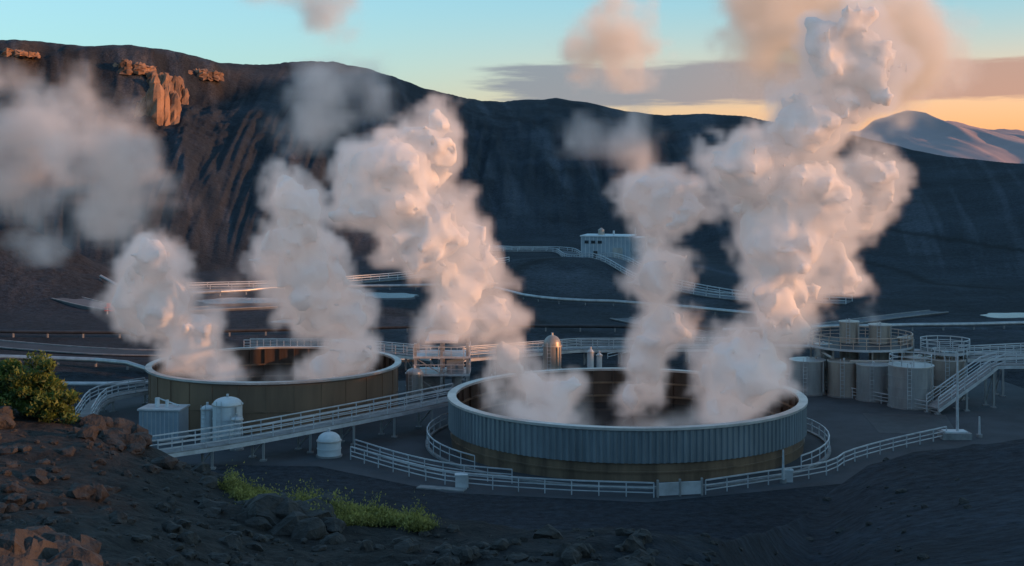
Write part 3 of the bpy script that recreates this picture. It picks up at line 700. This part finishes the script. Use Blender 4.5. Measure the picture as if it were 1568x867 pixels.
steam('steam_plume',pl([(490,575,38),(515,540,58),(515,490,56),(470,450,50),(440,410,56),(465,345,80),(455,295,60)],141),SM,seed=5,**K)
W=dict(vox=1.0,edge=2.4,amp=2.5,warp=1.8)
steam('steam_cloud',pl([(200,370,60),(165,300,70),(150,225,85),(80,215,65),(130,150,45)],150),SW,seed=6,erode=.4,**W)
steam('steam_cloud',pl([(0,170,85),(40,260,80),(70,340,65)],160),SW,seed=16,erode=1.0,**W)
steam('steam_cloud',pl([(470,200,45),(510,150,80),(560,140,55)],160),SW,seed=7,erode=.9,**W)
steam('steam_cloud',pl([(900,190,46),(935,215,52),(975,250,38),(1000,285,26)],150),SW,seed=9,erode=.3,**W)
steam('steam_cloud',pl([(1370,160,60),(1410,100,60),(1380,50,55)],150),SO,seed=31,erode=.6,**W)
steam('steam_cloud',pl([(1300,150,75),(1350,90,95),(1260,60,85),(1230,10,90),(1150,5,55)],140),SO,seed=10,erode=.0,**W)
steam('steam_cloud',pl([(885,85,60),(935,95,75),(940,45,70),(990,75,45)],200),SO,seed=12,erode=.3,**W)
steam('steam_cloud',pl([(390,-10,60),(450,5,70),(510,25,55)],200),SW,seed=13,erode=.6,**W)
steam('steam_cloud',pl([(340,445,30),(400,440,36),(450,440,26)],190),SW,seed=14,erode=.7,**W)
steam('steam_cloud',pl([(1345,490,12),(1335,470,16),(1350,455,12)],152),SW,seed=15,vox=.5,edge=1.2,amp=1,erode=.4)
steam('basin_steam',[(-1,120,2.2,2.6),(4,121,2.4,2.8),(10,118,2.0,2.4),(16,119,2.2,2.8),(21,119,2.0,2.4)],SB,seed=20,vox=.6,edge=1.8,amp=1.5,erode=.4,kids=8)
steam('basin_steam',[(-31,137,2.2,2.4),(-25,138,2.4,2.4),(-18,138,2.4,2.6)],SB,seed=21,vox=.6,edge=1.8,amp=1.5,erode=.4,kids=8)

# ---------------------------------------------------------------- light, sky
SE,SA=8.0,108.0
w=bpy.data.worlds.new('World');scn.world=w;w.use_nodes=True;N=w.node_tree.nodes;L=w.node_tree.links
bg=N['Background'];sky=N.new('ShaderNodeTexSky');sky.sky_type='NISHITA';sky.sun_disc=False
sky.sun_elevation=math.radians(SE);sky.sun_rotation=math.radians(SA);sky.air_density=1.0;sky.dust_density=1.0;sky.ozone_density=1.5
gm=N.new('ShaderNodeGamma');gm.inputs['Gamma'].default_value=.68;L.new(sky.outputs[0],gm.inputs['Color'])
tc=N.new('ShaderNodeTexCoord');sp=N.new('ShaderNodeSeparateXYZ');L.new(tc.outputs['Generated'],sp.inputs[0])
def mth(op,a,b=None,c=None):
    q=N.new('ShaderNodeMath');q.operation=op
    for i,v in enumerate((a,b,c)):
        if v is None: continue
        if hasattr(v,'is_linked'): L.new(v,q.inputs[i])
        else: q.inputs[i].default_value=float(v)
    return q.outputs[0]
def mrange(v,a,b,c=0,d=1):
    q=N.new('ShaderNodeMapRange');q.interpolation_type='SMOOTHSTEP';L.new(v,q.inputs[0])
    for i,s in enumerate((a,b,c,d)): q.inputs[i+1].default_value=s
    return q.outputs[0]
tint=N.new('ShaderNodeMix');tint.data_type='RGBA'
haze=mth('MULTIPLY',mrange(sp.outputs['Z'],.13,.0),mrange(sp.outputs['X'],-.35,.42))
L.new(haze,tint.inputs['Factor']);tint.inputs['A'].default_value=(1.45,2.25,2.75,1);tint.inputs['B'].default_value=(4.4,2.15,1.4,1)
tn=N.new('ShaderNodeVectorMath');tn.operation='MULTIPLY';L.new(gm.outputs[0],tn.inputs[0]);L.new(tint.outputs['Result'],tn.inputs[1])
mp=N.new('ShaderNodeMapping');mp.inputs['Scale'].default_value=(4,4,45);L.new(tc.outputs['Generated'],mp.inputs['Vector'])
ns=N.new('ShaderNodeTexNoise');ns.inputs['Scale'].default_value=2.2;ns.inputs['Detail'].default_value=8;ns.inputs['Roughness'].default_value=.62;L.new(mp.outputs[0],ns.inputs['Vector'])
band=mth('MULTIPLY',mrange(sp.outputs['Z'],.036,.052),mrange(sp.outputs['Z'],.078,.062))
cov=mth('MULTIPLY',band,mrange(sp.outputs['X'],-.06,.04))
cl1=mrange(mth('ADD',mth('MULTIPLY',cov,.42),ns.outputs['Fac']),.56,.80)
cl1=mth('MULTIPLY',cl1,mrange(cov,0,.4))
mix=N.new('ShaderNodeMix');mix.data_type='RGBA';L.new(mth('MULTIPLY',cl1,.85),mix.inputs['Factor'])
cr=N.new('ShaderNodeMix');cr.data_type='RGBA';L.new(mrange(sp.outputs['X'],.05,.36),cr.inputs['Factor']);cr.inputs['A'].default_value=(1.7,1.9,2.3,1);cr.inputs['B'].default_value=(3.6,2.1,1.7,1)
L.new(tn.outputs[0],mix.inputs['A']);L.new(cr.outputs['Result'],mix.inputs['B'])
L.new(mix.outputs['Result'],bg.inputs['Color']);bg.inputs['Strength'].default_value=.15
sd=Vector((math.sin(math.radians(SA))*math.cos(math.radians(SE)),math.cos(math.radians(SA))*math.cos(math.radians(SE)),math.sin(math.radians(SE))))
sl=bpy.data.lights.new('sun','SUN');sl.energy=5;sl.angle=math.radians(.5);sl.color=(1,.43,.17)
so=bpy.data.objects.new('sun',sl);so.rotation_euler=(-sd).to_track_quat('-Z','Y').to_euler();scn.collection.objects.link(so)
cam=bpy.data.cameras.new('camera');cam.lens=F/1568*36;cam.sensor_width=36;cam.shift_y=-(433.5-250)/1568;cam.clip_end=20000;cam.clip_start=.3
co=bpy.data.objects.new('camera',cam);co.location=(0,0,EYE);co.rotation_euler=(math.radians(90),0,0);scn.collection.objects.link(co);scn.camera=co
scn.view_settings.view_transform='Standard';scn.view_settings.look='None';scn.view_settings.exposure=0
